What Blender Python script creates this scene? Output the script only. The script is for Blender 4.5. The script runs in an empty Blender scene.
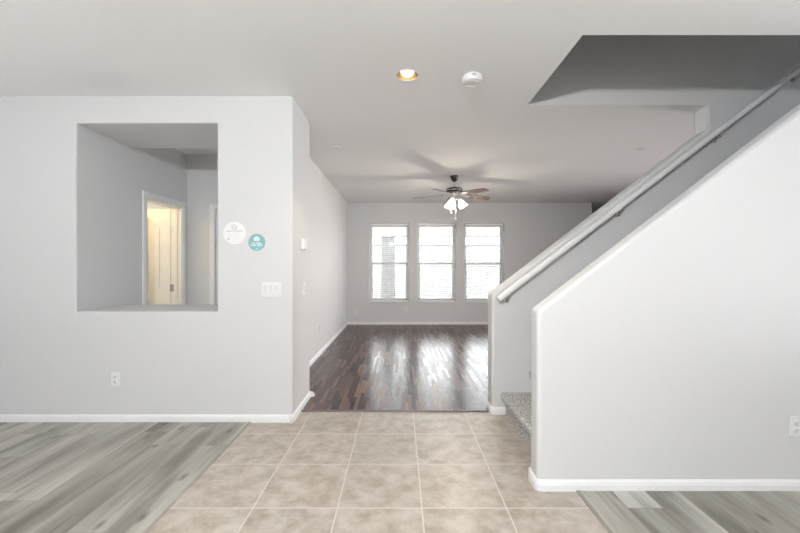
import bpy, bmesh, math, random
from mathutils import Vector, Matrix, Euler

random.seed(7)
SC = bpy.context.scene
COL = SC.collection
PI = math.pi

# ---------------------------------------------------------------- camera
cam = bpy.data.cameras.new('camera')
cam.sensor_width = 36.0
cam.lens = 17.1
cam.clip_start = 0.05
camo = bpy.data.objects.new('camera', cam)
COL.objects.link(camo)
camo.location = (0, 0, 1.30)
camo.rotation_euler = (PI / 2, 0, 0)
SC.camera = camo

# ---------------------------------------------------------------- world
W = bpy.data.worlds.new('sky')
SC.world = W
W.use_nodes = True
bg = W.node_tree.nodes['Background']
bg.inputs['Color'].default_value = (0.93, 0.97, 1.0, 1)
bg.inputs['Strength'].default_value = 8.2

# ---------------------------------------------------------------- lights
def light(name, kind, loc, energy, color=(1, 1, 1), rot=(0, 0, 0), size=None, size_y=None, radius=None, portal=False):
    l = bpy.data.lights.new(name, kind)
    l.energy = energy
    l.color = color
    if kind == 'AREA':
        l.shape = 'RECTANGLE'
        l.size = size
        l.size_y = size_y
        if portal:
            l.cycles.is_portal = True
    elif radius is not None:
        l.shadow_soft_size = radius
    o = bpy.data.objects.new(name, l)
    COL.objects.link(o)
    o.location = loc
    o.rotation_euler = rot
    return o

# the flash, unseen just behind the camera, placed from the shadow edges
light('front_room_lamp', 'POINT', (-0.38, -0.45, 2.36), 195, (0.95, 0.975, 1.0), radius=0.07)
# added soft fill at the solid front wall; daylight enters by the back windows
for cx in (-2.0, 1.6):
    light('window_daylight', 'AREA', (cx, -4.06, 1.45), 14, (1.0, 0.98, 0.96), (PI / 2, 0, 0), 2.0, 1.7)
# two unseen upward spots added to brighten the front ceiling
for cx, cy in ((2.7, 0.9), (-3.3, 0.7)):
    o = light('floor_uplight', 'SPOT', (cx, cy, 0.30), 52, (0.98, 0.98, 1.0), rot=(PI, 0, 0), radius=0.12)
    o.data.spot_size = math.radians(165)
    o.data.spot_blend = 1.0
# unseen downward spots added behind the camera for warm floor bounce
for cx, cy in ((-2.4, -0.9), (0.0, -1.6), (2.4, -0.9)):
    o = light('front_downlight', 'SPOT', (cx, cy, 2.69), 40, (1.0, 0.95, 0.90), radius=0.05)
    o.data.spot_size = math.radians(100)
    o.data.spot_blend = 0.5
for cx in (-0.25, 0.815, 1.88):
    light('window_portal', 'AREA', (cx, 8.70, 1.39), 1, (1, 1, 1), (-PI / 2, 0, 0), 0.9, 1.78, portal=True)
# warm bulb in the small room behind the open door, and an added side fill for the back room
light('warm_bulb', 'POINT', (-3.5, 4.15, 2.3), 13, (1.0, 0.77, 0.42), radius=0.06)
light('patio_door_daylight', 'AREA', (7.15, 5.2, 1.15), 46, (1.0, 0.97, 0.97), (0, PI / 2, 0), 2.1, 2.6).data.spread = math.radians(75)

SC.view_settings.view_transform = 'Standard'
SC.view_settings.look = 'None'
SC.view_settings.exposure = 0.57
SC.view_settings.gamma = 1.0
SC.view_settings.use_curve_mapping = False

# ---------------------------------------------------------------- materials
def new_mat(name):
    m = bpy.data.materials.new(name)
    m.use_nodes = True
    nt = m.node_tree
    b = nt.nodes['Principled BSDF']
    return m, nt, b

def ramp(nt, fac, stops):
    r = nt.nodes.new('ShaderNodeValToRGB')
    el = r.color_ramp.elements
    while len(el) > 1:
        el.remove(el[-1])
    el[0].position, el[0].color = stops[0][0], (*stops[0][1], 1)
    for p, c in stops[1:]:
        e = el.new(p)
        e.color = (*c, 1)
    nt.links.new(fac, r.inputs[0])
    return r.outputs[0]

def math_n(nt, op, a, b=None):
    n = nt.nodes.new('ShaderNodeMath')
    n.operation = op
    for i, v in enumerate((a, b)):
        if v is None:
            continue
        if isinstance(v, (int, float)):
            n.inputs[i].default_value = v
        else:
            nt.links.new(v, n.inputs[i])
    return n.outputs[0]

def mix_c(nt, fac, a, b, mode='MIX'):
    n = nt.nodes.new('ShaderNodeMix')
    n.data_type = 'RGBA'
    n.blend_type = mode
    for k, v in ((0, fac), (6, a), (7, b)):
        if isinstance(v, (int, float)):
            n.inputs[k].default_value = v
        elif isinstance(v, tuple):
            n.inputs[k].default_value = (*v, 1)
        else:
            nt.links.new(v, n.inputs[k])
    return n.outputs[2]

def noise(nt, vec, scale, detail=3, rough=0.55):
    n = nt.nodes.new('ShaderNodeTexNoise')
    n.inputs['Scale'].default_value = scale
    n.inputs['Detail'].default_value = detail
    n.inputs['Roughness'].default_value = rough
    if vec is not None:
        nt.links.new(vec, n.inputs['Vector'])
    return n.outputs[0]

def obj_coord(nt):
    return nt.nodes.new('ShaderNodeTexCoord').outputs['Object']

def mapping(nt, vec, scale=(1, 1, 1), loc=(0, 0, 0)):
    n = nt.nodes.new('ShaderNodeMapping')
    n.inputs['Scale'].default_value = scale
    n.inputs['Location'].default_value = loc
    nt.links.new(vec, n.inputs['Vector'])
    return n.outputs[0]

def bump(nt, b, height, strength, dist=0.002):
    n = nt.nodes.new('ShaderNodeBump')
    n.inputs['Strength'].default_value = strength
    n.inputs['Distance'].default_value = dist
    nt.links.new(height, n.inputs['Height'])
    nt.links.new(n.outputs[0], b.inputs['Normal'])

def plain(name, color, rough=0.5, metal=0.0, tex=0.0, tscale=120, emit=None, estr=0.0):
    m, nt, b = new_mat(name)
    b.inputs['Roughness'].default_value = rough
    b.inputs['Metallic'].default_value = metal
    c = obj_coord(nt)
    n = noise(nt, c, tscale if tex else 40, 2)
    d = tuple(x * 0.97 for x in color)
    nt.links.new(ramp(nt, n, [(0.3, d), (0.7, color)]), b.inputs['Base Color'])
    if tex:
        bump(nt, b, n, tex, 0.001)
    if emit:
        b.inputs['Emission Color'].default_value = (*emit, 1)
        b.inputs['Emission Strength'].default_value = estr
    return m

M = {}
M['wall'] = plain('wall_paint', (0.64, 0.64, 0.645), 0.6, tex=0.12, tscale=90)
M['ceiling'] = plain('ceiling_paint', (0.85, 0.85, 0.845), 0.8, tex=0.12, tscale=80)
M['trim'] = plain('trim_white', (0.80, 0.80, 0.805), 0.35)
M['plastic'] = plain('white_plastic', (0.75, 0.75, 0.745), 0.35)
M['plastic_shade'] = plain('grey_plastic', (0.66, 0.66, 0.66), 0.4)
M['slot'] = plain('dark_slot', (0.12, 0.12, 0.12), 0.5)
M['nickel'] = plain('brushed_nickel', (0.72, 0.69, 0.64), 0.25, 1.0)
M['steel'] = plain('hinge_steel', (0.42, 0.41, 0.39), 0.35, 1.0)
M['dark_metal'] = plain('dark_bronze', (0.055, 0.05, 0.045), 0.22, 0.6)
M['gold'] = plain('gold_reflector', (0.40, 0.26, 0.12), 0.4, 1.0)
M['bulb'] = plain('bulb_glow', (1, 0.97, 0.9), 0.4, emit=(1.0, 0.93, 0.80), estr=2.2)
M['shade'] = plain('frosted_glass_glow', (0.95, 0.93, 0.9), 0.35, emit=(1.0, 0.93, 0.82), estr=0.9)
M['blind'] = plain('blind_white', (0.88, 0.88, 0.87), 0.45)
M['vinyl'] = plain('window_vinyl', (0.78, 0.78, 0.78), 0.4)
M['door'] = plain('door_paint', (0.84, 0.80, 0.72), 0.4)
M['white_decal'] = plain('white_decal', (0.80, 0.80, 0.80), 0.45)
M['teal_decal'] = plain('teal_decal', (0.24, 0.44, 0.46), 0.45)
M['print_grey'] = plain('grey_print', (0.50, 0.51, 0.53), 0.5)
M['print_pale'] = plain('pale_grey_print', (0.70, 0.71, 0.72), 0.5)
M['print_white'] = plain('white_print', (0.86, 0.92, 0.92), 0.5)
M['stucco'] = plain('stucco', (0.26, 0.255, 0.25), 0.9, tex=0.5, tscale=60)
M['porch'] = plain('porch_paint', (0.50, 0.44, 0.42), 0.8)
M['concrete'] = plain('patio_concrete', (0.18, 0.175, 0.168), 0.9, tex=0.3, tscale=20)
M['block'] = plain('block_wall', (0.185, 0.178, 0.172), 0.9, tex=0.3, tscale=30)
M['landing_carpet'] = plain('landing_carpet', (0.16, 0.14, 0.12), 0.95, tex=0.5, tscale=200)  # dark so that the unseen landing soaks up light
M['strip'] = plain('transition_strip', (0.16, 0.12, 0.125), 0.4, 0.3)

def glass_mat():
    m, nt, b = new_mat('window_glass')
    nt.nodes.remove(b)
    out = nt.nodes['Material Output']
    t = nt.nodes.new('ShaderNodeBsdfTransparent')
    t.inputs[0].default_value = (0.97, 0.98, 0.975, 1)
    g = nt.nodes.new('ShaderNodeBsdfGlossy')
    g.inputs['Roughness'].default_value = 0.02
    f = nt.nodes.new('ShaderNodeFresnel')
    f.inputs[0].default_value = 1.3
    mx = nt.nodes.new('ShaderNodeMixShader')
    nt.links.new(f.outputs[0], mx.inputs[0])
    nt.links.new(t.outputs[0], mx.inputs[1])
    nt.links.new(g.outputs[0], mx.inputs[2])
    nt.links.new(mx.outputs[0], out.inputs[0])
    return m
M['glass'] = glass_mat()

def plank_ids(nt, w, length, seed=0.0):
    """per-plank random value, and distance masks for the joints (planks run along Y)"""
    c = obj_coord(nt)
    s = nt.nodes.new('ShaderNodeSeparateXYZ')
    nt.links.new(c, s.inputs[0])
    u = math_n(nt, 'DIVIDE', math_n(nt, 'ADD', s.outputs[0], 40 * w + seed), w)
    row = math_n(nt, 'FLOOR', u)
    wn = nt.nodes.new('ShaderNodeTexWhiteNoise')
    wn.noise_dimensions = '1D'
    nt.links.new(row, wn.inputs['W'])
    v = math_n(nt, 'ADD', math_n(nt, 'DIVIDE', math_n(nt, 'ADD', s.outputs[1], 40), length), math_n(nt, 'MULTIPLY', wn.outputs[0], 7.3))
    colm = math_n(nt, 'FLOOR', v)
    cb = nt.nodes.new('ShaderNodeCombineXYZ')
    nt.links.new(row, cb.inputs[0])
    nt.links.new(colm, cb.inputs[1])
    w2 = nt.nodes.new('ShaderNodeTexWhiteNoise')
    w2.noise_dimensions = '2D'
    nt.links.new(cb.outputs[0], w2.inputs['Vector'])
    fu = math_n(nt, 'FRACT', u)
    fv = math_n(nt, 'FRACT', v)
    eu = math_n(nt, 'MINIMUM', fu, math_n(nt, 'SUBTRACT', 1.0, fu))
    ev = math_n(nt, 'MINIMUM', fv, math_n(nt, 'SUBTRACT', 1.0, fv))
    joint = math_n(nt, 'MAXIMUM', math_n(nt, 'LESS_THAN', eu, 0.0012 / w), math_n(nt, 'LESS_THAN', ev, 0.0012 / length))
    # shift grain per plank
    sh = nt.nodes.new('ShaderNodeVectorMath')
    sh.operation = 'ADD'
    sc = nt.nodes.new('ShaderNodeVectorMath')
    sc.operation = 'SCALE'
    sc.inputs['Scale'].default_value = 8.2
    nt.links.new(w2.outputs['Color'], sc.inputs[0])
    nt.links.new(c, sh.inputs[0])
    nt.links.new(sc.outputs[0], sh.inputs[1])
    return w2.outputs[0], joint, sh.outputs[0]

def grey_plank():
    m, nt, b = new_mat('grey_plank')
    rid, joint, vec = plank_ids(nt, 0.19, 1.22, 0.107)
    base = ramp(nt, rid, [(0.0, (0.225, 0.21, 0.178)), (0.3, (0.28, 0.265, 0.23)), (0.65, (0.335, 0.32, 0.285)), (1.0, (0.41, 0.398, 0.365))])
    cloud = noise(nt, mapping(nt, vec, (5.5, 0.9, 1)), 1.0, 3, 0.5)
    base = mix_c(nt, 1.0, base, ramp(nt, cloud, [(0.34, (0.52, 0.51, 0.485)), (0.46, (0.88, 0.875, 0.86)), (0.56, (1.1, 1.1, 1.1)), (0.66, (1.3, 1.3, 1.3))]), 'MULTIPLY')
    grain = noise(nt, mapping(nt, vec, (70, 2.2, 1)), 1.0, 4, 0.6)
    base = mix_c(nt, 1.0, base, ramp(nt, grain, [(0.3, (0.80, 0.79, 0.77)), (0.6, (1.06, 1.06, 1.05))]), 'MULTIPLY')
    vor = nt.nodes.new('ShaderNodeTexVoronoi')
    vor.voronoi_dimensions = '2D'
    vor.inputs['Scale'].default_value = 1.0
    nt.links.new(mapping(nt, vec, (8.0, 3.2, 1)), vor.inputs['Vector'])
    knot = ramp(nt, vor.outputs['Distance'], [(0.03, (0.36, 0.34, 0.31)), (0.20, (1, 1, 1))])
    sv = nt.nodes.new('ShaderNodeSeparateColor')
    nt.links.new(vor.outputs['Color'], sv.inputs[0])
    base = mix_c(nt, math_n(nt, 'MULTIPLY', math_n(nt, 'GREATER_THAN', sv.outputs[0], 0.80), 0.85), base, knot, 'MULTIPLY')
    base = mix_c(nt, joint, base, (0.14, 0.135, 0.12))
    nt.links.new(base, b.inputs['Base Color'])
    b.inputs['Roughness'].default_value = 0.42
    bump(nt, b, grain, 0.1, 0.001)
    return m
M['grey_plank'] = grey_plank()

def dark_wood():
    m, nt, b = new_mat('dark_wood')
    rid, joint, vec = plank_ids(nt, 0.034, 0.42, 0.02)
    base = ramp(nt, rid, [(0.0, (0.018, 0.008, 0.010)), (0.3, (0.036, 0.015, 0.017)), (0.55, (0.066, 0.030, 0.028)), (0.75, (0.11, 0.060, 0.044)), (1.0, (0.19, 0.115, 0.075))])
    grain = noise(nt, mapping(nt, vec, (120, 4, 1)), 1.0, 4, 0.6)
    base = mix_c(nt, 1.0, base, ramp(nt, grain, [(0.3, (0.7, 0.68, 0.66)), (0.65, (1.15, 1.13, 1.1))]), 'MULTIPLY')
    base = mix_c(nt, joint, base, (0.012, 0.008, 0.008))
    nt.links.new(base, b.inputs['Base Color'])
    nt.links.new(math_n(nt, 'ADD', math_n(nt, 'MULTIPLY', rid, 0.10), 0.22), b.inputs['Roughness'])
    bump(nt, b, grain, 0.06, 0.001)
    return m
M['dark_wood'] = dark_wood()
M['dark_wood'].node_tree.nodes['Principled BSDF'].inputs['Specular IOR Level'].default_value = 0.40

def tile():
    m, nt, b = new_mat('beige_tile')
    T = 0.455
    c = obj_coord(nt)
    s = nt.nodes.new('ShaderNodeSeparateXYZ')
    nt.links.new(c, s.inputs[0])
    u = math_n(nt, 'DIVIDE', math_n(nt, 'ADD', s.outputs[0], 40 * T - 0.118), T)
    v = math_n(nt, 'DIVIDE', math_n(nt, 'ADD', s.outputs[1], 40 * T - 3.41), T)
    def edge(x):
        f = math_n(nt, 'FRACT', x)
        return math_n(nt, 'MINIMUM', f, math_n(nt, 'SUBTRACT', 1.0, f))
    d = math_n(nt, 'MINIMUM', edge(u), edge(v))
    grout = math_n(nt, 'LESS_THAN', d, 0.0037 / T)
    cb = nt.nodes.new('ShaderNodeCombineXYZ')
    nt.links.new(math_n(nt, 'FLOOR', u), cb.inputs[0])
    nt.links.new(math_n(nt, 'FLOOR', v), cb.inputs[1])
    wn = nt.nodes.new('ShaderNodeTexWhiteNoise')
    wn.noise_dimensions = '2D'
    nt.links.new(cb.outputs[0], wn.inputs['Vector'])
    sh = nt.nodes.new('ShaderNodeVectorMath')
    sh.operation = 'MULTIPLY_ADD'
    nt.links.new(wn.outputs['Color'], sh.inputs[0])
    sh.inputs[1].default_value = (5, 5, 5)
    nt.links.new(c, sh.inputs[2])
    n1 = noise(nt, sh.outputs[0], 9.0, 8, 0.66)
    base = ramp(nt, n1, [(0.36, (0.335, 0.28, 0.222)), (0.5, (0.415, 0.366, 0.312)), (0.64, (0.49, 0.452, 0.40))])
    tone = ramp(nt, wn.outputs[0], [(0, (0.95, 0.95, 0.95)), (1, (1.04, 1.03, 1.02))])
    base = mix_c(nt, 1.0, base, tone, 'MULTIPLY')
    base = mix_c(nt, grout, base, (0.60, 0.565, 0.52))
    nt.links.new(base, b.inputs['Base Color'])
    nt.links.new(math_n(nt, 'ADD', math_n(nt, 'MULTIPLY', grout, 0.4), 0.36), b.inputs['Roughness'])
    bump(nt, b, math_n(nt, 'SUBTRACT', 1.0, grout), 0.25, 0.002)
    return m
M['tile'] = tile()

def carpet():
    m, nt, b = new_mat('speckled_carpet')
    c = obj_coord(nt)
    n1 = noise(nt, c, 95, 2, 0.7)
    base = ramp(nt, n1, [(0.36, (0.13, 0.12, 0.115)), (0.44, (0.34, 0.325, 0.31)), (0.53, (0.53, 0.515, 0.495)), (0.66, (0.82, 0.81, 0.785))])
    nt.links.new(base, b.inputs['Base Color'])
    b.inputs['Roughness'].default_value = 0.95
    bump(nt, b, n1, 0.9, 0.008)
    return m
M['carpet'] = carpet()

def blade_mat():
    m, nt, b = new_mat('blade_wood')
    c = obj_coord(nt)
    g = noise(nt, mapping(nt, c, (4, 60, 4)), 1.0, 4)
    nt.links.new(ramp(nt, g, [(0.3, (0.075, 0.040, 0.030)), (0.7, (0.15, 0.085, 0.062))]), b.inputs['Base Color'])
    b.inputs['Roughness'].default_value = 0.25
    return m
M['blade'] = blade_mat()

# ---------------------------------------------------------------- mesh helpers
def obj(name, bm, mat, parent=None, smooth=False):
    me = bpy.data.meshes.new(name)
    bmesh.ops.recalc_face_normals(bm, faces=bm.faces)
    if smooth:
        for f in bm.faces:
            f.smooth = True
        for e in bm.edges:
            if len(e.link_faces) == 2 and e.calc_face_angle(0) > 0.7:
                e.smooth = False
    bm.to_mesh(me)
    bm.free()
    me.materials.append(M[mat])
    o = bpy.data.objects.new(name, me)
    COL.objects.link(o)
    if parent is not None:
        o.parent = parent
    return o

def struct(o):
    o['kind'] = 'structure'
    return o

def thing(name, label, cat, loc=(0, 0, 0), rotz=0.0, group=None):
    o = bpy.data.objects.new(name, None)
    o.empty_display_size = 0.1
    COL.objects.link(o)
    o.location = loc
    o.rotation_euler = (0, 0, rotz)
    o['label'] = label
    o['category'] = cat
    if group:
        o['group'] = group
    return o

def dup(root, loc, rotz, label):
    r = root.copy()
    COL.objects.link(r)
    r.location = loc
    r.rotation_euler = (0, 0, rotz)
    r['label'] = label
    for ch in list(root.children):
        c = ch.copy()
        COL.objects.link(c)
        c.parent = r
        for g in list(ch.children):
            d = g.copy()
            COL.objects.link(d)
            d.parent = c
    return r

def add_box(bm, x0, x1, y0, y1, z0, z1, bev=0.0, mtx=None):
    vs = [bm.verts.new(Vector((x, y, z))) for x in (x0, x1) for y in (y0, y1) for z in (z0, z1)]
    idx = [(0, 1, 3, 2), (4, 6, 7, 5), (0, 4, 5, 1), (2, 3, 7, 6), (0, 2, 6, 4), (1, 5, 7, 3)]
    fs = [bm.faces.new([vs[i] for i in f]) for f in idx]
    geom = list(vs)
    if bev > 0:
        es = list({e for f in fs for e in f.edges})
        r = bmesh.ops.bevel(bm, geom=es, offset=bev, segments=2, profile=0.5, affect='EDGES')
        geom = list({v for f in r['faces'] for v in f.verts})
    if mtx is not None:
        for v in geom:
            v.co = mtx @ v.co
    return geom

def box_bm(*a, **k):
    bm = bmesh.new()
    add_box(bm, *a, **k)
    return bm

def lathe(bm, prof, seg=28, mtx=None):
    mtx = mtx or Matrix()
    rings = []
    for r, z in prof:
        if r < 1e-6:
            rings.append([bm.verts.new(mtx @ Vector((0, 0, z)))])
        else:
            rings.append([bm.verts.new(mtx @ Vector((r * math.cos(2 * PI * i / seg), r * math.sin(2 * PI * i / seg), z))) for i in range(seg)])
    for a, b in zip(rings, rings[1:]):
        for i in range(seg):
            j = (i + 1) % seg
            if len(a) == 1 and len(b) == 1:
                continue
            if len(a) == 1:
                bm.faces.new((a[0], b[i], b[j]))
            elif len(b) == 1:
                bm.faces.new((a[i], a[j], b[0]))
            else:
                bm.faces.new((a[i], a[j], b[j], b[i]))

def tube(bm, pts, r, seg=10, cap=True):
    pts = [Vector(p) for p in pts]
    rings = []
    for i, p in enumerate(pts):
        d = (pts[min(i + 1, len(pts) - 1)] - pts[max(i - 1, 0)]).normalized()
        up = Vector((0, 0, 1)) if abs(d.z) < 0.95 else Vector((1, 0, 0))
        a = d.cross(up).normalized()
        b = d.cross(a).normalized()
        rings.append([bm.verts.new(p + r * (math.cos(2 * PI * k / seg) * a + math.sin(2 * PI * k / seg) * b)) for k in range(seg)])
    for a, b in zip(rings, rings[1:]):
        for k in range(seg):
            j = (k + 1) % seg
            bm.faces.new((a[k], a[j], b[j], b[k]))
    if cap:
        bm.faces.new(rings[0])
        bm.faces.new(rings[-1])

def prism_xz(bm, poly, y0, y1):
    a = [bm.verts.new((x, y0, z)) for x, z in poly]
    b = [bm.verts.new((x, y1, z)) for x, z in poly]
    n = len(poly)
    bm.faces.new(a)
    bm.faces.new(b[::-1])
    for i in range(n):
        j = (i + 1) % n
        bm.faces.new((a[i], b[i], b[j], a[j]))

def cells(xs, ys, zs, filled):
    """solid made of grid cells; only outside faces are kept"""
    bm = bmesh.new()
    nx, ny, nz = len(xs) - 1, len(ys) - 1, len(zs) - 1
    F = {(i, j, k) for i in range(nx) for j in range(ny) for k in range(nz)
         if filled((xs[i] + xs[i + 1]) / 2, (ys[j] + ys[j + 1]) / 2, (zs[k] + zs[k + 1]) / 2)}
    V = {}
    def v(i, j, k):
        if (i, j, k) not in V:
            V[(i, j, k)] = bm.verts.new((xs[i], ys[j], zs[k]))
        return V[(i, j, k)]
    for (i, j, k) in F:
        if (i - 1, j, k) not in F: bm.faces.new((v(i, j, k), v(i, j, k + 1), v(i, j + 1, k + 1), v(i, j + 1, k)))
        if (i + 1, j, k) not in F: bm.faces.new((v(i + 1, j, k), v(i + 1, j + 1, k), v(i + 1, j + 1, k + 1), v(i + 1, j, k + 1)))
        if (i, j - 1, k) not in F: bm.faces.new((v(i, j, k), v(i + 1, j, k), v(i + 1, j, k + 1), v(i, j, k + 1)))
        if (i, j + 1, k) not in F: bm.faces.new((v(i, j + 1, k), v(i, j + 1, k + 1), v(i + 1, j + 1, k + 1), v(i + 1, j + 1, k)))
        if (i, j, k - 1) not in F: bm.faces.new((v(i, j, k), v(i, j + 1, k), v(i + 1, j + 1, k), v(i + 1, j, k)))
        if (i, j, k + 1) not in F: bm.faces.new((v(i, j, k + 1), v(i + 1, j, k + 1), v(i + 1, j + 1, k + 1), v(i, j + 1, k + 1)))
    return bm

def round_edges(bm, pick, r, seg=4):
    """round every sharp convex edge whose two ends satisfy pick(a, b)"""
    bmesh.ops.recalc_face_normals(bm, faces=bm.faces)
    es = [e for e in bm.edges if len(e.link_faces) == 2 and e.is_convex and e.calc_face_angle(0) > 0.3 and pick(e.verts[0].co, e.verts[1].co)]
    if es:
        res = bmesh.ops.bevel(bm, geom=es, offset=r, segments=seg, profile=0.5, affect='EDGES', clamp_overlap=True)
        new = set(res['faces'])
        for f in new:
            f.smooth = True
        for e in bm.edges:
            if len(e.link_faces) == 2 and (e.link_faces[0] in new) != (e.link_faces[1] in new):
                e.smooth = False
    return bm

def near(a, b, t=1e-3):
    return abs(a - b) < t

def arc(cx, cy, r, a0, a1, n=4):
    return [(cx + r * math.cos(a0 + (a1 - a0) * i / n), cy + r * math.sin(a0 + (a1 - a0) * i / n)) for i in range(n + 1)]

BB = [(0, 0), (0.016, 0), (0.016, 0.036), (0.0135, 0.041), (0.0135, 0.047), (0.009, 0.056), (0.004, 0.062), (0, 0.062)]
def baseboard(name, path, side=1):
    """sweep the skirting profile along wall-face points; side=+1: room on the left of the walking direction"""
    pts = [Vector((x, y)) for x, y in path]
    bm = bmesh.new()
    rings = []
    n = len(pts)
    for i in range(n):
        d0 = (pts[i] - pts[i - 1]).normalized() if i > 0 else None
        d1 = (pts[i + 1] - pts[i]).normalized() if i < n - 1 else None
        d0 = d0 or d1
        d1 = d1 or d0
        n0 = Vector((-d0.y, d0.x)) * side
        n1 = Vector((-d1.y, d1.x)) * side
        m = (n0 + n1).normalized()
        m = m / max(0.3, m.dot(n0))
        rings.append([bm.verts.new((pts[i].x + m.x * d, pts[i].y + m.y * d, z)) for d, z in BB])
    k = len(BB)
    for a, b in zip(rings, rings[1:]):
        for q in range(k):
            j = (q + 1) % k
            bm.faces.new((a[q], a[j], b[j], b[q]))
    bm.faces.new(rings[0])
    bm.faces.new(rings[-1])
    return struct(obj(name, bm, 'trim'))

# ---------------------------------------------------------------- dimensions
H = 2.725
YL0, YL1 = 3.18, 3.79          # thick wall with the pass-through
XJ = -0.90                     # its right end
XH = -2.713                     # hall side wall = left edge of the pass-through
XO = -1.53
YHB = 4.84                     # hall back wall
XB = -1.18                     # back room left wall
YB = 8.50                      # back wall
XBE = 4.29
Y1A, Y1B = 2.21, 2.335         # stair half wall, near
Y2A, Y2B = 3.35, 3.52          # stair half wall, far
SL = 0.767
def slope(x): return 1.058 + SL * (x - 0.823)
VX = 1.125                     # left edge of the stairwell

# ---------------------------------------------------------------- structure
# floors
struct(obj('floor_tile', cells([-5.0, -1.247, 1.028, 4.3], [-4.1, 3.18, 3.412, 5.2], [-0.12, 0.0],
       lambda x, y, z: (-1.247 < x < 1.028 and y < 3.412) or (y > 3.18 and x < -1.247)), 'tile'))
struct(obj('floor_plank', cells([-4.4, -1.247, 1.028, 4.4], [-4.1, 3.25], [-0.12, 0.004],
       lambda x, y, z: x < -1.247), 'grey_plank'))
struct(obj('floor_plank', box_bm(1.028, 4.4, -4.1, 2.4, -0.12, 0.004), 'grey_plank'))
struct(obj('floor_wood', box_bm(-1.247, 7.2, 3.412, 10.3, -0.12, 0.004), 'dark_wood'))
bm = bmesh.new()
prism_xz(bm, [(0, 0)] * 0 or [(-0.9, 0.0), (-0.9, 0.010), (0.82, 0.010), (0.82, 0.0)], 3.395, 3.43)
round_edges(bm, lambda a, b: near(a.z, 0.010) and near(b.z, 0.010) and near(a.y, b.y), 0.006, 2)
struct(obj('trim_1', bm, 'strip'))
bm = box_bm(-1.262, -1.240, -4.0, 3.165, 0.0, 0.009)
round_edges(bm, lambda a, b: near(a.z, 0.009) and near(b.z, 0.009), 0.004, 2)
struct(obj('trim_2', bm, 'grey_plank'))
bm = box_bm(1.018, 1.040, -4.0, 2.195, 0.0, 0.009)
round_edges(bm, lambda a, b: near(a.z, 0.009) and near(b.z, 0.009), 0.004, 2)
struct(obj('trim_3', bm, 'grey_plank'))

# ceiling with the stairwell opening and the hole of the recessed light
LX, LY = 0.055, 2.83
cl = obj('ceiling', cells([-5.1, VX, 5.6, 7.3], [-4.2, Y1B + 0.005, Y2A + 0.004, 10.4], [H, H + 0.28],
         lambda x, y, z: not (VX < x < 5.6 and Y1B < y < Y2A + 0.004)), 'ceiling')
bm = bmesh.new()
lathe(bm, [(0, H - 0.05), (0.083, H - 0.05), (0.083, H + 0.11), (0, H + 0.11)], 40, Matrix.Translation((LX, LY, 0)))
cut = obj('hole', bm, 'ceiling')
bo = cl.modifiers.new('hole', 'BOOLEAN')
bo.object = cut
bo.solver = 'EXACT'
dg = bpy.context.evaluated_depsgraph_get()
me2 = bpy.data.meshes.new_from_object(cl.evaluated_get(dg))
cl.modifiers.clear()
cl.data = me2
bpy.data.objects.remove(cut)
struct(cl)

# thick wall with pass-through, hall side wall with door opening, hall back wall with door
def f_left(x, y, z):
    if y < YL1:
        return not (XH < x < XO and 0.923 < z < 2.50)
    if x < XH:
        return x > XH - 0.12 and not (4.055 < y < 4.73 and z < 2.04)
    return y > YHB and not (-2.36 < x < -1.56 and z < 2.03)
bm = cells([-4.4, XH - 0.12, XH, -2.36, -1.56, XO, XJ], [YL0, YL1, 3.86, 4.055, 4.73, YHB, YHB + 0.12],
           [-0.05, 0.923, 2.03, 2.04, 2.50, H + 0.02], lambda x, y, z: (f_left(x, y, z) or (YL1 < y < 3.86 and z > 2.50 and x < XO)) and not (x > XB - 0.12 and y > YL1))
def p_left(a, b):
    if near(a.x, XJ) and near(b.x, XJ) and near(a.y, b.y): return True
    if near(a.y, b.y) and a.y < YL1 + 0.01 and XH - 0.01 < min(a.x, b.x) and max(a.x, b.x) < XO + 0.01 and 0.9 < min(a.z, b.z) and max(a.z, b.z) < 2.52:
        return True
    return False
round_edges(bm, p_left, 0.013)
struct(obj('wall_left', bm, 'wall'))

# back room
struct(obj('wall_back_left', box_bm(XB - 0.12, XB, YL1 - 0.05, YB + 0.17, -0.05, H + 0.02), 'wall'))
WIN = [(-0.69, 0.20), (0.38, 1.25), (1.435, 2.325)]
WZ0, WZ1 = 0.51, 2.265
xs = [-1.31]
for a, b in WIN: xs += [a, b]
xs += [XBE]
bm = cells(xs, [YB, YB + 0.17], [-0.05, WZ0, WZ1, H + 0.02],
           lambda x, y, z: not (WZ0 < z < WZ1 and any(a < x < b for a, b in WIN)))
round_edges(bm, lambda a, b: near(a.y, YB) and near(b.y, YB) and WZ0 - 0.01 < min(a.z, b.z) and max(a.z, b.z) < WZ1 + 0.01, 0.016)
struct(obj('wall_back', bm, 'wall'))
struct(obj('wall_nook', cells([XBE - 0.15, XBE + 0.001, 7.2, 7.3], [YB + 0.02, YB + 0.17, 10.1, 10.25], [-0.05, H + 0.02],
       lambda x, y, z: x < XBE or y > 10.1), 'wall'))
struct(obj('wall_back_right', box_bm(7.2, 7.35, 3.4, 10.25, -0.05, H + 0.02), 'wall'))

# near half wall of the stairs
xt = 0.823 + (H + 0.02 - 1.058) / SL
bm = bmesh.new()
prism_xz(bm, [(0.80, -0.05), (0.80, slope(0.80)), (xt, H + 0.02), (4.4, H + 0.02), (4.4, -0.05)], Y1A, Y1B)
def p_half(a, b):
    if max(a.x, b.x) > 4.3: return False
    if near(a.z, -0.05) and near(b.z, -0.05): return False
    return True
round_edges(bm, p_half, 0.022)
struct(obj('wall_stair_near', bm, 'wall'))
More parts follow.
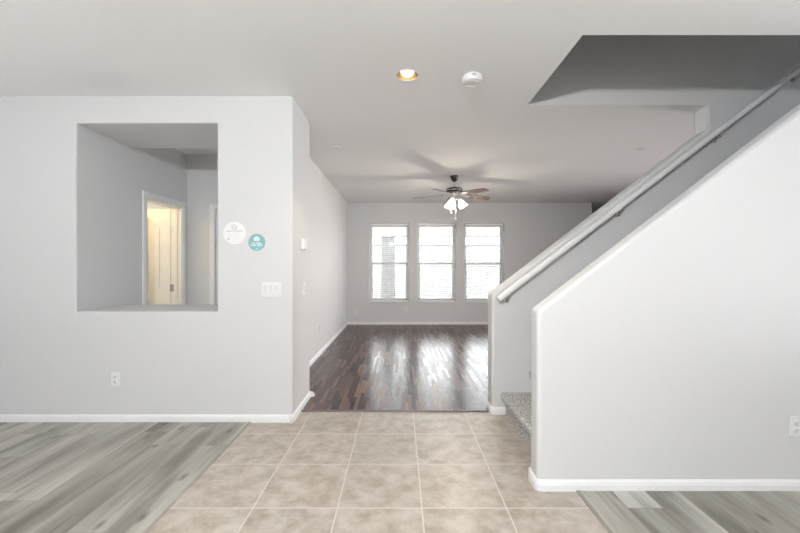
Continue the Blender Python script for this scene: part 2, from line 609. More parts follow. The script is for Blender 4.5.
# far half wall, full height on the right and up into the stairwell
bm = bmesh.new()
xc = 2.72
prism_xz(bm, [(0.81, -0.05), (0.81, slope(0.81)), (xc, slope(xc)), (xc, H + 0.002), (VX, H + 0.002), (VX, 5.3), (5.75, 5.3), (5.75, -0.05)], Y2A, Y2B)
def p_far(a, b):
    lo = min(a.z, b.z)
    if max(a.x, b.x) > xc + 0.01: return False
    if max(a.z, b.z) > H - 0.01: return near(a.x, xc) and near(b.x, xc)
    if near(a.z, -0.05) and near(b.z, -0.05): return False
    return True
round_edges(bm, p_far, 0.022)
struct(obj('wall_stair_far', bm, 'wall'))
# walls of the stairwell above the ceiling, extended forward unseen to keep it dim
struct(obj('wall_stairwell_left', box_bm(VX - 0.12, VX, -2.6, Y2A, H + 0.01, 5.3), 'wall'))
struct(obj('wall_stairwell_front', box_bm(VX - 0.12, 5.75, -2.6, -2.48, H + 0.27, 5.3), 'wall'))
struct(obj('floor_landing', box_bm(VX - 0.12, 5.75, -2.6, Y1B, H + 0.27, H + 0.30), 'landing_carpet'))  # unseen dark floor added to absorb light in the stairwell
struct(obj('wall_stairwell_right', box_bm(5.6, 5.75, -2.6, Y2A, -0.05, 5.3), 'wall'))
struct(obj('ceiling_stairwell', box_bm(VX - 0.12, 5.75, -2.6, Y2B, 5.3, 5.4), 'ceiling'))
struct(obj('wall_stair_back_right', box_bm(5.55, 7.35, Y2A, Y2B, -0.05, H + 0.02), 'wall'))
# front room
struct(obj('wall_far_left', box_bm(-4.5, -4.35, -4.2, YL0 + 0.1, -0.05, H + 0.02), 'wall'))
struct(obj('wall_right', box_bm(4.3, 4.45, -4.2, Y1B, -0.05, H + 0.02), 'wall'))
struct(obj('wall_front', box_bm(-4.5, 4.45, -4.3, -4.12, -0.05, H + 0.02), 'wall'))
# small room behind the door in the hall
struct(obj('wall_bath_left', box_bm(-5.1, -4.95, YL1 - 0.1, 5.9, -0.05, H + 0.02), 'wall'))
struct(obj('wall_bath_back', box_bm(-5.1, XH - 0.11, 5.75, 5.9, -0.05, H + 0.02), 'wall'))
struct(obj('wall_bath_right', box_bm(XH - 0.12, XH, YHB + 0.11, 5.9, -0.05, H + 0.02), 'wall'))
struct(obj('wall_bath_front', box_bm(-5.1, -4.35, YL1 - 0.12, YL1, -0.05, H + 0.02), 'wall'))

# baseboards
r = 0.020
baseboard('baseboard_left', [(-4.35, YL0), (XJ - r, YL0)] + arc(XJ - r, YL0 + r, r, -PI / 2, 0, 2) + [(XJ, YL1 - r)] + arc(XJ - r, YL1 - r, r, 0, PI / 2, 2) + [(XB, YL1)], -1)
baseboard('baseboard_back_left', [(XB, YL1 + 0.02), (XB, YB)], -1)
baseboard('baseboard_back', [(XB, YB), (XBE, YB)], -1)
baseboard('baseboard_stair_near', [(1.5, Y1B)] * 0 + [(0.92, Y1B), (0.80 + r, Y1B)] + arc(0.80 + r, Y1B - r, r, PI / 2, PI, 3) + arc(0.80 + r, Y1A + r, r, PI, 1.5 * PI, 3) + [(4.3, Y1A)], -1)
baseboard('baseboard_stair_far', [(3.0, Y2B), (0.81 + r, Y2B)] + arc(0.81 + r, Y2B - r, r, PI / 2, PI, 3) + arc(0.81 + r, Y2A + r, r, PI, 1.5 * PI, 3) + [(0.93, Y2A)], -1)

# ---------------------------------------------------------------- windows and blinds
def window(n, x0, x1):
    f0, f1 = YB + 0.095, YB + 0.15
    fr = cells([x0, x0 + 0.035, x1 - 0.035, x1], [f0, f1], [WZ0, WZ0 + 0.04, WZ1 - 0.035, WZ1],
               lambda x, y, z: not (x0 + 0.035 < x < x1 - 0.035 and WZ0 + 0.04 < z < WZ1 - 0.035))
    w = struct(obj('window_%d' % n, fr, 'vinyl'))
    zm = 1.375
    lo = cells([x0 + 0.035, x0 + 0.07, x1 - 0.07, x1 - 0.035], [f0 + 0.005, f0 + 0.03], [WZ0 + 0.04, WZ0 + 0.085, zm - 0.02, zm + 0.022],
               lambda x, y, z: not (x0 + 0.07 < x < x1 - 0.07 and WZ0 + 0.085 < z < zm - 0.02))
    s = obj('lower_sash', lo, 'vinyl', w)
    obj('pane', box_bm(x0 + 0.068, x1 - 0.068, f0 + 0.015, f0 + 0.019, WZ0 + 0.083, zm - 0.018), 'glass', s)
    up = cells([x0 + 0.035, x0 + 0.06, x1 - 0.06, x1 - 0.035], [f0 + 0.030, f0 + 0.053], [zm - 0.02, zm + 0.022, WZ1 - 0.065, WZ1 - 0.035],
               lambda x, y, z: not (x0 + 0.06 < x < x1 - 0.06 and zm + 0.022 < z < WZ1 - 0.065))
    s = obj('upper_sash', up, 'vinyl', w)
    obj('pane', box_bm(x0 + 0.058, x1 - 0.058, f0 + 0.040, f0 + 0.044, zm + 0.02, WZ1 - 0.063), 'glass', s)
    bm = box_bm(x0 - 0.02, x1 + 0.02, YB - 0.022, YB + 0.09, WZ0 - 0.018, WZ0 + 0.002)
    round_edges(bm, lambda a, b: near(a.y, YB - 0.022) and near(b.y, YB - 0.022), 0.007, 2)
    obj('window_sill', bm, 'trim', w)

BL = ['white slatted blind over the left back window with a grey porch post behind it',
      'white slatted blind over the middle of the three back windows',
      'white slatted blind over the right back window, corner hidden by the stair wall']
def blind(i, x0, x1, tilt):
    a, b = x0 + 0.012, x1 - 0.012
    yc = YB + 0.052
    t = thing('window_blind', BL[i], 'blind', ((x0 + x1) / 2, yc, WZ1))
    w = (b - a) / 2
    top, bot = -0.002, WZ0 + 0.004 - WZ1
    obj('headrail', box_bm(-w, w, -0.028, 0.028, top - 0.045, top, bev=0.003), 'blind', t)
    bm = bmesh.new()
    z = top - 0.075
    k = 0
    while z > bot + 0.045:
        ang = tilt + random.uniform(-0.03, 0.03)
        mt = Matrix.Translation((0, 0, z)) @ Matrix.Rotation(ang, 4, 'X')
        prof = [(-0.0245, -0.0012), (0, 0.0010), (0.0245, -0.0012), (0.0245, 0.0012), (0, 0.0034), (-0.0245, 0.0012)]
        v0 = [bm.verts.new(mt @ Vector((-w + 0.004, y, q))) for y, q in prof]
        v1 = [bm.verts.new(mt @ Vector((w - 0.004, y, q))) for y, q in prof]
        bm.faces.new(v0)
        bm.faces.new(v1[::-1])
        for q in range(6):
            bm.faces.new((v0[q], v1[q], v1[(q + 1) % 6], v0[(q + 1) % 6]))
        z -= 0.0445
    obj('slats', bm, 'blind', t)
    obj('bottom_rail', box_bm(-w + 0.004, w - 0.004, -0.025, 0.025, bot + 0.002, bot + 0.022, bev=0.003), 'blind', t)
    bm = bmesh.new()
    for xx in (-w * 0.72, 0.0, w * 0.72):
        for yy in (-0.026, 0.026):
            add_box(bm, xx - 0.0015, xx + 0.0015, yy - 0.0008, yy + 0.0008, bot + 0.02, top - 0.04)
    obj('ladder_cords', bm, 'blind', t)
    bm = bmesh.new()
    tube(bm, [(-w + 0.06, -0.036, top - 0.03), (-w + 0.06, -0.038, top - 0.60)], 0.004, 8)
    obj('tilt_wand', bm, 'plastic_shade', t)
for i, (a, b) in enumerate(WIN):
    window(i + 1, a, b)
    blind(i, a, b, (0.0, 0.10, 0.16)[i])

# ---------------------------------------------------------------- outdoors, seen through the back windows
struct(obj('patio_ground', box_bm(-9, 12, 8.68, 22, -0.25, -0.06), 'concrete'))
bm = box_bm(-0.54, -0.15, 11.0, 11.37, -0.06, 2.17)
add_box(bm, -0.58, -0.11, 10.96, 11.41, -0.06, 0.22)
o = obj('porch_post', bm, 'stucco')
o['label'] = 'square grey stucco porch post outside behind the left window'
o['category'] = 'post'
bm = box_bm(-6, 8, 10.95, 11.42, 2.17, 2.50)
o = obj('porch_beam', bm, 'porch')
o['label'] = 'long flat porch beam outside across the top of the back windows'
o['category'] = 'beam'
bm = box_bm(-9, 12, 17.0, 17.2, -0.06, 2.25)
add_box(bm, -9, 12, 16.97, 17.23, 2.25, 2.32)
o = obj('garden_wall', bm, 'block')
o['label'] = 'pale block garden wall at the far end of the patio'
o['category'] = 'wall'

# ---------------------------------------------------------------- doors in the hall
def casing(bm, pts_box):
    for b in pts_box:
        add_box(bm, *b, bev=0.004)
# door_1: open panel door of the warm-lit room
bm = bmesh.new()
cw = 0.060
casing(bm, [(XH, XH + 0.016, 4.055 - cw, 4.055, 0, 2.04 + cw), (XH, XH + 0.016, 4.73, 4.73 + cw, 0, 2.04 + cw),
            (XH, XH + 0.0155, 4.0551, 4.7299, 2.04, 2.04 + cw)])
d1 = struct(obj('door_1', bm, 'trim'))
bm = bmesh.new()
J = 0.018
add_box(bm, XH - 0.125, XH + 0.004, 4.055, 4.055 + J, 0, 2.04)
add_box(bm, XH - 0.125, XH + 0.004, 4.73 - J, 4.73, 0, 2.04)
add_box(bm, XH - 0.125, XH + 0.004, 4.055 + J, 4.73 - J, 2.04 - J, 2.04)
add_box(bm, XH - 0.085, XH - 0.045, 4.73 - J - 0.010, 4.73 - J, 0, 2.04 - J)
add_box(bm, XH - 0.085, XH - 0.045, 4.055 + J, 4.055 + J + 0.010, 0, 2.04 - J)
obj('door_frame', bm, 'door', d1)

def panel_door(wd, hd, th):
    """two columns of raised panels; upper ones with a curved top. x: 0..-wd from the hinge, face at y=0 looks to -y"""
    bm = bmesh.new()
    add_box(bm, -wd, 0, 0.011, th - 0.011, 0, hd)
    st, mid = 0.105, 0.10
    pw = (wd - 2 * st - mid) / 2
    cols = [(-st - pw, -st), (-wd + st, -wd + st + pw)]
    def ring(x0, x1, z0, z1, rise, inner_high, face, n=10):
        pts = [(x0, z0), (x1, z0)]
        for i in range(n + 1):
            t = i / n
            x = x1 + (x0 - x1) * t
            u = t if inner_high < 0 else 1 - t
            pts.append((x, z1 + rise * (0.5 - 0.5 * math.cos(PI * u))))
        return pts
    for face, y_out, y_in in ((1, 0.0, 0.011), (-1, th, th - 0.011)):
        # stiles and rails as a frame standing 6 mm proud of the sunken ground
        for x0, x1 in ((-st, 0), (-wd, -wd + st), (-st - pw - mid, -st - pw)):
            add_box(bm, x0, x1, min(y_out, y_in), max(y_out, y_in), 0, hd)
        for (x0, x1), ih in zip(cols, (-1, 1)):
            for z0, z1 in ((0, 0.20), (0.86, 1.00)):
                add_box(bm, x0, x1, min(y_out, y_in), max(y_out, y_in), z0, z1)
            # top rail with a curved lower edge
            pts = [(x1, hd), (x0, hd)]
            n = 10
            low = []
            for i in range(n + 1):
                t = i / n
                x = x0 + (x1 - x0) * t
                u = (1 - t) if ih < 0 else t
                low.append((x, hd - 0.21 + 0.10 * (0.5 - 0.5 * math.cos(PI * u))))
            poly = pts + low
            prism_xz(bm, poly, min(y_out, y_in), max(y_out, y_in))
            # raised fields
            g = 0.032
            add_box(bm, x0 + g, x1 - g, min(y_out + face * 0.002, y_in), max(y_out + face * 0.002, y_in), 0.20 + g, 0.86 - g, 0.002)
            poly = [(x1 - g, 1.0 + g), (x0 + g, 1.0 + g)]
            for i in range(n + 1):
                t = i / n
                x = x0 + g + (x1 - x0 - 2 * g) * t
                u = (1 - t) if ih < 0 else t
                poly.append((x, hd - 0.21 - g + 0.10 * (0.5 - 0.5 * math.cos(PI * u))))
            prism_xz(bm, poly, min(y_out + face * 0.002, y_in), max(y_out + face * 0.002, y_in))
    return bm
leaf = obj('door_leaf', panel_door(0.66, 2.005, 0.035), 'door', d1)
leaf.location = (XH - 0.135, 4.715, 0.008)
leaf.rotation_euler = (0, 0, math.radians(2))
for hz, mt in ((1.76, 'plastic'), (1.035, 'steel'), (0.28, 'steel')):
    bm = box_bm(XH - 0.124, XH - 0.090, 4.708, 4.7125, hz - 0.045, hz + 0.045, bev=0.001)
    tube(bm, [(XH - 0.129, 4.703, hz - 0.047), (XH - 0.129, 4.703, hz + 0.047)], 0.007, 8)
    obj('hinge', bm, mt, d1)
bm = bmesh.new()
lathe(bm, [(0, 0), (0.03, 0), (0.03, 0.008), (0.012, 0.012), (0.012, 0.035), (0.026, 0.045), (0.028, 0.06), (0.018, 0.07), (0, 0.072)], 20)
kn = obj('door_knob', bm, 'nickel', d1, True)
kn.location = (XH - 0.135 - 0.60, 4.698, 0.95)
kn.rotation_euler = (PI / 2, 0, 0)
# door_2: closed door in the hall back wall, only its casing shows
bm = bmesh.new()
casing(bm, [(-2.36 - cw, -2.36, YHB - 0.016, YHB, 0, 2.03 + cw), (-1.56, -1.56 + cw, YHB - 0.016, YHB, 0, 2.03 + cw),
            (-2.3599, -1.5601, YHB - 0.0155, YHB, 2.03, 2.03 + cw)])
d2 = struct(obj('door_2', bm, 'trim'))
lf = obj('door_leaf', panel_door(0.80, 2.02, 0.035), 'trim', d2)
lf.location = (-1.56, YHB + 0.04, 0.006)

# ---------------------------------------------------------------- stairs
st = thing('staircase', 'grey speckled carpeted stairs rising right between the two sloped half walls', 'stairs', (0.928, (Y1B + Y2A) / 2, 0))
hw = (Y2A - Y1B) / 2 - 0.004
RUN, RISE = 0.248, 0.19
for k in range(13):
    x0 = k * RUN
    z1 = (k + 1) * RISE
    z0 = k * RISE if k else 0.0
    nose = 0.036
    prof = [(x0, z0), (x0 - 0.002, z1 - 0.070)]
    prof += [(x0 - nose * 0.85, z1 - 0.064), (x0 - nose - 0.002, z1 - 0.052), (x0 - nose - 0.005, z1 - 0.026), (x0 - nose, z1 - 0.008), (x0 - nose + 0.014, z1)]
    prof += [(x0 + RUN + 0.001, z1), (x0 + RUN + 0.001, z0)]
    bm = bmesh.new()
    prism_xz(bm, prof, -hw, hw)
    if k < 2:
        caps = [f for f in bm.faces if len(f.verts) > 4]
        es = [e for e in bm.edges if abs(e.verts[0].co.y - e.verts[1].co.y) > 0.1]
        bmesh.ops.subdivide_edges(bm, edges=es, cuts=120, use_grid_fill=True)
        big = [e for e in bm.edges if near(e.verts[0].co.y, e.verts[1].co.y) and e.calc_length() > 0.03]
        bmesh.ops.subdivide_edges(bm, edges=[e for e in big if -hw + 0.001 < e.verts[0].co.y < hw - 0.001], cuts=12, use_grid_fill=True)
        for v in bm.verts:
            if -hw + 0.01 < v.co.y < hw - 0.01 and v.co.z > 0.01 and v.co.x < x0 + RUN - 0.01:
                v.co += Vector((random.uniform(-1, 1), random.uniform(-1, 1) * 0.5, random.uniform(-1, 1))) * 0.0028
    obj('carpeted_step', bm, 'carpet', st, True)

# ---------------------------------------------------------------- handrail
hr = thing('handrail', 'white wooden handrail on nickel brackets along the far sloped stair wall', 'handrail', (0, 0, 0))
RY = 3.275
def rail_z(x): return slope(x) - 0.062
xa, xb = 0.850, 5.3
bm = bmesh.new()
d = Vector((1, 0, SL)).normalized()
nrm = Vector((-SL, 0, 1)).normalized()
ov = []
for i in range(16):
    a = 2 * PI * i / 16
    c, s_ = math.cos(a), math.sin(a)
    ov.append((0.026 * (abs(c) ** 0.6) * (1 if c >= 0 else -1), 0.024 * (abs(s_) ** 0.6) * (1 if s_ >= 0 else -1)))
A = Vector((xa, RY, rail_z(xa)))
B = Vector((xb, RY, rail_z(xb)))
rings = []
for P, sc in ((A - d * 0.004, 0.7), (A, 1.0), (B, 1.0), (B + d * 0.004, 0.7)):
    rings.append([bm.verts.new(P + Vector((0, 1, 0)) * y * sc + nrm * q * sc) for y, q in ov])
for a, b in zip(rings, rings[1:]):
    for k in range(16):
        bm.faces.new((a[k], a[(k + 1) % 16], b[(k + 1) % 16], b[k]))
bm.faces.new(rings[0])
bm.faces.new(rings[-1])
obj('rail', bm, 'trim', hr, True)
for bx in (0.935, 1.92, 2.77, 3.46, 4.3):
    z = rail_z(bx)
    bm = bmesh.new()
    tube(bm, [(bx, Y2A - 0.001, z - 0.075), (bx, Y2A - 0.03, z - 0.078), (bx, RY + 0.012, z - 0.066), (bx, RY, z - 0.045), (bx, RY, z - 0.022)], 0.006, 8)
    lathe(bm, [(0, 0), (0.024, 0), (0.022, 0.006), (0, 0.010)], 16, Matrix.Translation((bx, Y2A - 0.001, z - 0.075)) @ Matrix.Rotation(PI / 2, 4, 'X'))
    mt = Matrix.Translation((bx, RY, z - 0.0275)) @ Matrix.Rotation(-math.atan(SL), 4, 'Y')
    add_box(bm, -0.03, 0.03, -0.012, 0.012, -0.003, 0.003, mtx=mt)
    obj('bracket', bm, 'nickel', hr, True)

# ---------------------------------------------------------------- ceiling fan
FX, FY = 0.855, 5.98
fan = thing('ceiling_fan', 'five blade ceiling fan with brown blades and lit frosted glass shades in the back room', 'ceiling fan', (FX, FY, H))
bm = bmesh.new()
lathe(bm, [(0, 0), (0.066, 0), (0.066, -0.012), (0.060, -0.035), (0.045, -0.065), (0.030, -0.085), (0.026, -0.095), (0, -0.095)])
obj('canopy', bm, 'dark_metal', fan, True)
bm = bmesh.new()
lathe(bm, [(0.0135, -0.09), (0.0135, -0.17), (0.028, -0.172), (0.030, -0.186), (0, -0.19)], 16)
obj('downrod', bm, 'nickel', fan, True)
bm = bmesh.new()
lathe(bm, [(0, -0.182), (0.055, -0.182), (0.085, -0.190), (0.118, -0.200), (0.128, -0.215), (0.128, -0.245), (0.116, -0.262), (0.07, -0.268), (0, -0.268)], 36)
mh = obj('motor_housing', bm, 'dark_metal', fan, True)
bm = bmesh.new()
lathe(bm, [(0.1285, -0.226), (0.1305, -0.228), (0.1305, -0.234), (0.1285, -0.236)], 36)
obj('trim_band', bm, 'nickel', mh, True)
bm = bmesh.new()
lathe(bm, [(0, -0.266), (0.060, -0.266), (0.066, -0.285), (0.060, -0.30), (0.046, -0.31), (0.046, -0.345), (0.055, -0.352), (0.055, -0.368), (0.035, -0.385), (0.012, -0.395), (0, -0.40)], 28)
obj('switch_housing', bm, 'nickel', fan, True)
for th in (20, 92, 164, 236, 308):
    R = Matrix.Rotation(math.radians(th), 4, 'Z') @ Matrix.Translation((0, 0, -0.285)) @ Matrix.Rotation(math.radians(3), 4, 'Y') @ Matrix.Rotation(math.radians(-12), 4, 'X')
    bm = bmesh.new()
    out = [(0.185, -0.045), (0.21, -0.056), (0.35, -0.063), (0.55, -0.068), (0.625, -0.066), (0.65, -0.052), (0.66, -0.02), (0.66, 0.02), (0.65, 0.052), (0.625, 0.066), (0.55, 0.068), (0.35, 0.063), (0.21, 0.056), (0.185, 0.045)]
    a = [bm.verts.new(R @ Vector((x, y, -0.003))) for x, y in out]
    b = [bm.verts.new(R @ Vector((x, y, 0.003))) for x, y in out]
    bm.faces.new(a)
    bm.faces.new(b[::-1])
    for i in range(len(out)):
        j = (i + 1) % len(out)
        bm.faces.new((a[i], b[i], b[j], a[j]))
    bl = obj('blade', bm, 'blade', fan)
    bm = bmesh.new()
    R2 = R
    out = [(0.055, -0.014), (0.14, -0.012), (0.19, -0.036), (0.25, -0.040), (0.275, -0.015), (0.275, 0.015), (0.25, 0.040), (0.19, 0.036), (0.14, 0.012), (0.055, 0.014)]
    a = [bm.verts.new(R2 @ Vector((x, y, -0.0085))) for x, y in out]
    b = [bm.verts.new(R2 @ Vector((x, y, -0.0030))) for x, y in out]
    bm.faces.new(a)
    bm.faces.new(b[::-1])
    for i in range(len(out)):
        j = (i + 1) % len(out)
        bm.faces.new((a[i], b[i], b[j], a[j]))
    obj('blade_bracket', bm, 'nickel', bl)
for th in (242, 2, 122):
    a = math.radians(th)
    u = Vector((math.cos(a), math.sin(a), 0))
    p0 = u * 0.045 + Vector((0, 0, -0.352))
    p1 = u * 0.075 + Vector((0, 0, -0.360))
    ax = (u * 0.55 + Vector((0, 0, -1))).normalized()
    q = ax.to_track_quat('Z', 'Y').to_matrix().to_4x4()
    bm = bmesh.new()
    tube(bm, [p0, p1, p1 + ax * 0.02], 0.010, 10)
    lathe(bm, [(0, 0), (0.024, 0), (0.026, 0.022), (0, 0.022)], 18, Matrix.Translation(p1) @ q)
    arm = obj('lamp_arm', bm, 'nickel', fan, True)
    bm = bmesh.new()
    lathe(bm, [(0.027, 0.012), (0.034, 0.03), (0.050, 0.06), (0.064, 0.095), (0.070, 0.125), (0.073, 0.145), (0.070, 0.145), (0.066, 0.123), (0.060, 0.095), (0.046, 0.06), (0.030, 0.03), (0.023, 0.014)], 24, Matrix.Translation(p1) @ q)
    sh = obj('glass_shade', bm, 'shade', fan, True)
    bm = bmesh.new()
    lathe(bm, [(0, 0.02), (0.014, 0.022), (0.016, 0.04), (0.027, 0.065), (0.030, 0.085), (0.022, 0.105), (0, 0.115)], 16, Matrix.Translation(p1) @ q)
    obj('bulb', bm, 'bulb', sh, True)
    lp = light('fan_bulb', 'POINT', tuple(Vector((FX, FY, H)) + p1 + ax * 0.17), 11, (1.0, 0.88, 0.72), radius=0.03)
for (cx, cy, zb) in ((-0.052, -0.035, -0.60), (0.010, -0.056, -0.70)):
    bm = bmesh.new()
    tube(bm, [(cx, cy, -0.355), (cx, cy, zb + 0.03)], 0.0022, 6)
    lathe(bm, [(0, zb + 0.035), (0.006, zb + 0.028), (0.008, zb + 0.010), (0.004, zb), (0, zb)], 10, Matrix.Translation((cx, cy, 0)))
    obj('pull_chain', bm, 'nickel', fan, True)

# ---------------------------------------------------------------- ceiling fittings
rl = thing('recessed_light', 'lit recessed ceiling light with gold reflector ring in the front ceiling', 'ceiling light', (LX, LY, H))
bm = bmesh.new()
lathe(bm, [(0.078, 0.0), (0.080, -0.004), (0.086, -0.004), (0.091, -0.001), (0.091, 0.001), (0.078, 0.002)], 40)
obj('trim_ring', bm, 'plastic', rl, True)
bm = bmesh.new()
lathe(bm, [(0.0805, -0.004), (0.079, 0.004), (0.070, 0.05), (0.058, 0.10), (0, 0.105), (0, 0.107), (0.060, 0.102), (0.072, 0.05), (0.082, 0.004)], 40)
obj('reflector', bm, 'gold', rl, True)
bm = bmesh.new()
lathe(bm, [(0, -0.008), (0.022, -0.005), (0.040, 0.006), (0.049, 0.022), (0.046, 0.042), (0.025, 0.09), (0, 0.10)], 32)
obj('bulb', bm, 'bulb', rl, True)
light('recessed_light_beam', 'SPOT', (LX, LY, H - 0.02), 25, (1.0, 0.86, 0.66), radius=0.045).data.spot_size = math.radians(110)

sd = thing('smoke_detector', 'round white smoke detector on the ceiling right of the recessed light', 'smoke detector', (0.54, 2.84, H))
bm = bmesh.new()
lathe(bm, [(0, 0), (0.062, 0), (0.062, -0.008), (0.074, -0.010), (0.075, -0.042), (0.071, -0.052), (0.055, -0.057), (0.030, -0.060), (0, -0.061)], 40)
obj('housing', bm, 'plastic', sd, True)
bm = bmesh.new()
lathe(bm, [(0.056, -0.0545), (0.054, -0.059), (0.046, -0.061), (0.044, -0.057)], 40)
obj('vent_ring', bm, 'plastic_shade', sd, True)
bm = bmesh.new()
lathe(bm, [(0.010, -0.058), (0.010, -0.0635), (0, -0.0645)], 16, Matrix.Translation((0.028, -0.028, 0)))
obj('test_button', bm, 'plastic_shade', sd, True)
bm = box_bm(-0.012, 0.012, -0.0765, -0.071, -0.026, -0.021)
obj('vent_slot', bm, 'slot', sd)

bm = bmesh.new()
cc = None
for (px, py, lab) in ((-0.766, 4.55, 'small round white ceiling cover near the left wall of the back room'),
                      (2.92, 4.60, 'small round white ceiling cover seen above the stair handrail')):
    if cc is None:
        cc = thing('ceiling_cover', lab, 'cover plate', (px, py, H))
        lathe(bm, [(0, 0), (0.052, 0), (0.050, -0.006), (0.030, -0.009), (0, -0.010)], 28)
        obj('plate', bm, 'plastic', cc, True)
        bm = bmesh.new()
        lathe(bm, [(0.033, -0.008), (0.031, -0.0105), (0.029, -0.008)], 28)
        obj('rim', bm, 'plastic_shade', cc, True)
    else:
        dup(cc, (px, py, H), 0, lab)

# ---------------------------------------------------------------- wall plates
def outlet(label, loc, rotz):
    t = thing('wall_outlet', label, 'outlet', loc, rotz)
    obj('cover_plate', box_bm(-0.0365, 0.0365, -0.0065, 0.0005, -0.0585, 0.0585, bev=0.0025), 'plastic', t)
    for s in (-1, 1):
        zc = s * 0.0205
        bm = bmesh.new()
        lathe(bm, [(0, 0.0), (0.0168, 0.0), (0.0168, 0.0085), (0.0155, 0.0095), (0, 0.0095)], 20, Matrix.Translation((0, 0, zc)) @ Matrix.Rotation(PI / 2, 4, 'X'))
        rc = obj('receptacle', bm, 'plastic_shade', t, True)
        bm = bmesh.new()
        for xx in (-0.0055, 0.0055):
            add_box(bm, xx - 0.001, xx + 0.001, -0.0098, -0.009, zc - 0.001, zc + 0.008)
        lathe(bm, [(0, 0.009), (0.0022, 0.009), (0.0022, 0.0098), (0, 0.0098)], 8, Matrix.Translation((0, 0, zc - 0.008)) @ Matrix.Rotation(PI / 2, 4, 'X'))
        obj('socket_slots', bm, 'slot', rc)
    bm = bmesh.new()
    lathe(bm, [(0, 0.006), (0.003, 0.006), (0.0025, 0.0078), (0, 0.008)], 10, Matrix.Rotation(PI / 2, 4, 'X'))
    obj('screw', bm, 'plastic_shade', t, True)
    return t
o0 = outlet('white wall outlet low on the left wall under the pass-through opening', (-2.377, YL0, 0.358), 0)
dup(o0, (2.30, Y1A, 0.372), 0, 'white wall outlet on the front stair half wall, cut by the right edge')
dup(o0, (-0.985, YB, 0.30), 0, 'white wall outlet on the back wall, left of the left window')
dup(o0, (0.135, YB, 0.34), 0, 'white wall outlet on the back wall under the left window')
dup(o0, (XB, 5.60, 0.385), PI / 2, 'nearest white wall outlet low on the left wall of the back room')
dup(o0, (XB, 7.15, 0.36), PI / 2, 'middle white wall outlet low on the left wall of the back room')
dup(o0, (XB, 8.16, 0.35), PI / 2, 'white wall outlet on the back room left wall, closest to the back corner')

def switch(name, label, loc, rotz, gangs):
    t = thing(name, label, 'light switch', loc, rotz)
    w = 0.0365 + 0.023 * (gangs - 1)
    obj('cover_plate', box_bm(-w, w, -0.0065, 0.0005, -0.0585, 0.0585, bev=0.0025), 'plastic', t)
    for g in range(gangs):
        xc_ = (g - (gangs - 1) / 2) * 0.046
        bm = bmesh.new()
        prof = [(-0.004, -0.033), (-0.0125, -0.033), (-0.0085, 0.0), (-0.0075, 0.033), (-0.004, 0.033)]
        a = [bm.verts.new((xc_ - 0.0165, y, z)) for y, z in prof]
        b = [bm.verts.new((xc_ + 0.0165, y, z)) for y, z in prof]
        bm.faces.new(a)
        bm.faces.new(b[::-1])
        for i in range(5):
            bm.faces.new((a[i], b[i], b[(i + 1) % 5], a[(i + 1) % 5]))
        obj('rocker', bm, 'plastic_shade', t)
    return t
switch('light_switch', 'white triple rocker switch plate below the round stickers on the left wall', (-1.078, YL0, 1.104), 0, 3)
switch('light_switch', 'white single switch on the wall end below the thermostat', (XJ, 3.57, 1.095), PI / 2, 1)

tm = thing('thermostat', 'small white thermostat on the end face of the left wall', 'thermostat', (XJ, 3.50, 1.505), PI / 2)
obj('body', box_bm(-0.052, 0.052, -0.030, 0.0005, -0.048, 0.048, bev=0.006), 'plastic', tm)
obj('display', box_bm(-0.030, 0.030, -0.0315, -0.0295, -0.002, 0.030), 'plastic_shade', tm)
bm = bmesh.new()
for xx in (-0.022, 0.0, 0.022):
    add_box(bm, xx - 0.007, xx + 0.007, -0.0325, -0.0295, -0.030, -0.020, bev=0.001)
obj('buttons', bm, 'plastic_shade', tm)

# ---------------------------------------------------------------- round stickers
def letters(bm, x0, x1, z, h, y, gaps=()):
    x = x0
    k = 0
    while x < x1 - 0.001:
        wv = random.uniform(0.35, 0.7) * h
        if k not in gaps:
            add_box(bm, x, min(x + wv, x1), y, y + 0.0005, z - h / 2, z + h / 2)
        x += wv + 0.25 * h
        k += 1
ws = thing('round_sticker', 'white round paper sticker with a grey house icon on the left wall', 'sticker', (-1.385, YL0, 1.580))
R = Matrix.Rotation(PI / 2, 4, 'X')
bm = bmesh.new()
lathe(bm, [(0, 0), (0.095, 0), (0.095, 0.0015), (0, 0.0018)], 48, R)
obj('disc', bm, 'white_decal', ws)
bm = bmesh.new()
y = -0.0026
def bar(bm, p, q, t, y=y):
    p, q = Vector(p), Vector(q)
    dd = (q - p).normalized()
    nn = Vector((-dd.y, dd.x)) * t / 2
    c = [p + nn, p - nn, q - nn, q + nn]
    v0 = [bm.verts.new((a.x, y, a.y)) for a in c]
    v1 = [bm.verts.new((a.x, y + 0.001, a.y)) for a in c]
    bm.faces.new(v0)
    bm.faces.new(v1[::-1])
    for i in range(4):
        bm.faces.new((v0[i], v1[i], v1[(i + 1) % 4], v0[(i + 1) % 4]))
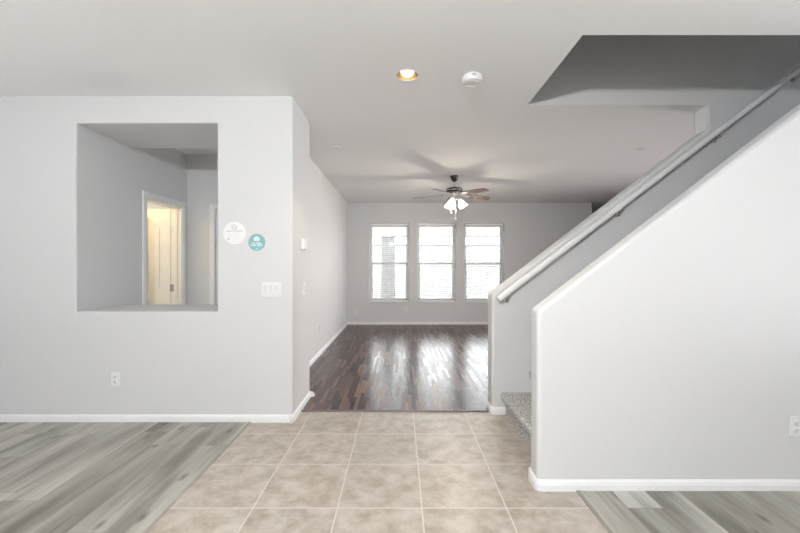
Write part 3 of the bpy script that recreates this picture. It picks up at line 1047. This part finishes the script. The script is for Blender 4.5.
for p, q in (((-0.024, 0.048), (0, 0.072)), ((0, 0.072), (0.024, 0.048)), ((-0.017, 0.054), (-0.017, 0.030)), ((0.017, 0.054), (0.017, 0.030)), ((-0.017, 0.030), (0.017, 0.030)), ((-0.007, 0.044), (0.007, 0.044))):
    bar(bm, p, q, 0.006)
obj('house_icon', bm, 'print_grey', ws)
bm = bmesh.new()
letters(bm, -0.068, 0.068, 0.0155, 0.010, -0.0024, (7,))
obj('heading', bm, 'print_grey', ws)
bm = bmesh.new()
bm.free()
for zz in (-0.012, -0.029, -0.046):
    bm = bmesh.new()
    letters(bm, -0.030, 0.036, zz, 0.0055, -0.0024, (4, 9))
    obj('text_line', bm, 'print_pale', ws)
for zz in (-0.012, -0.029):
    obj('checkbox', box_bm(-0.052, -0.040, -0.0024, -0.0019, zz - 0.005, zz + 0.005), 'print_pale', ws)
bm = bmesh.new()
letters(bm, -0.016, 0.016, -0.075, 0.006, -0.0024)
obj('text_line', bm, 'print_pale', ws)
obj('stamp', box_bm(-0.056, -0.040, -0.0024, -0.0018, -0.056, -0.040), 'print_grey', ws)

ts = thing('round_sticker', 'teal round sticker with a white camera icon and two lines of white lettering', 'sticker', (-1.198, YL0, 1.503))
bm = bmesh.new()
lathe(bm, [(0, 0), (0.072, 0), (0.072, 0.0015), (0, 0.0018)], 48, R)
obj('disc', bm, 'teal_decal', ts)
bm = bmesh.new()
add_box(bm, -0.022, 0.022, -0.0026, -0.0018, 0.012, 0.040)
add_box(bm, -0.010, 0.010, -0.0026, -0.0018, 0.040, 0.047)
obj('camera_icon', bm, 'print_white', ts)
bm = bmesh.new()
lathe(bm, [(0.010, 0.0018), (0.010, 0.0032), (0.006, 0.0032), (0.006, 0.0018)], 20, Matrix.Translation((0, 0, 0.026)) @ R)
obj('lens_ring', bm, 'teal_decal', ts)
bm = bmesh.new()
letters(bm, -0.038, 0.038, -0.008, 0.010, -0.0026, (3,))
obj('text_line', bm, 'print_white', ts)
bm = bmesh.new()
letters(bm, -0.048, 0.048, -0.025, 0.011, -0.0026, (5,))
obj('text_line', bm, 'print_white', ts)
bm = bmesh.new()
letters(bm, -0.006, 0.006, -0.054, 0.007, -0.0026)
obj('text_line', bm, 'print_white', ts)
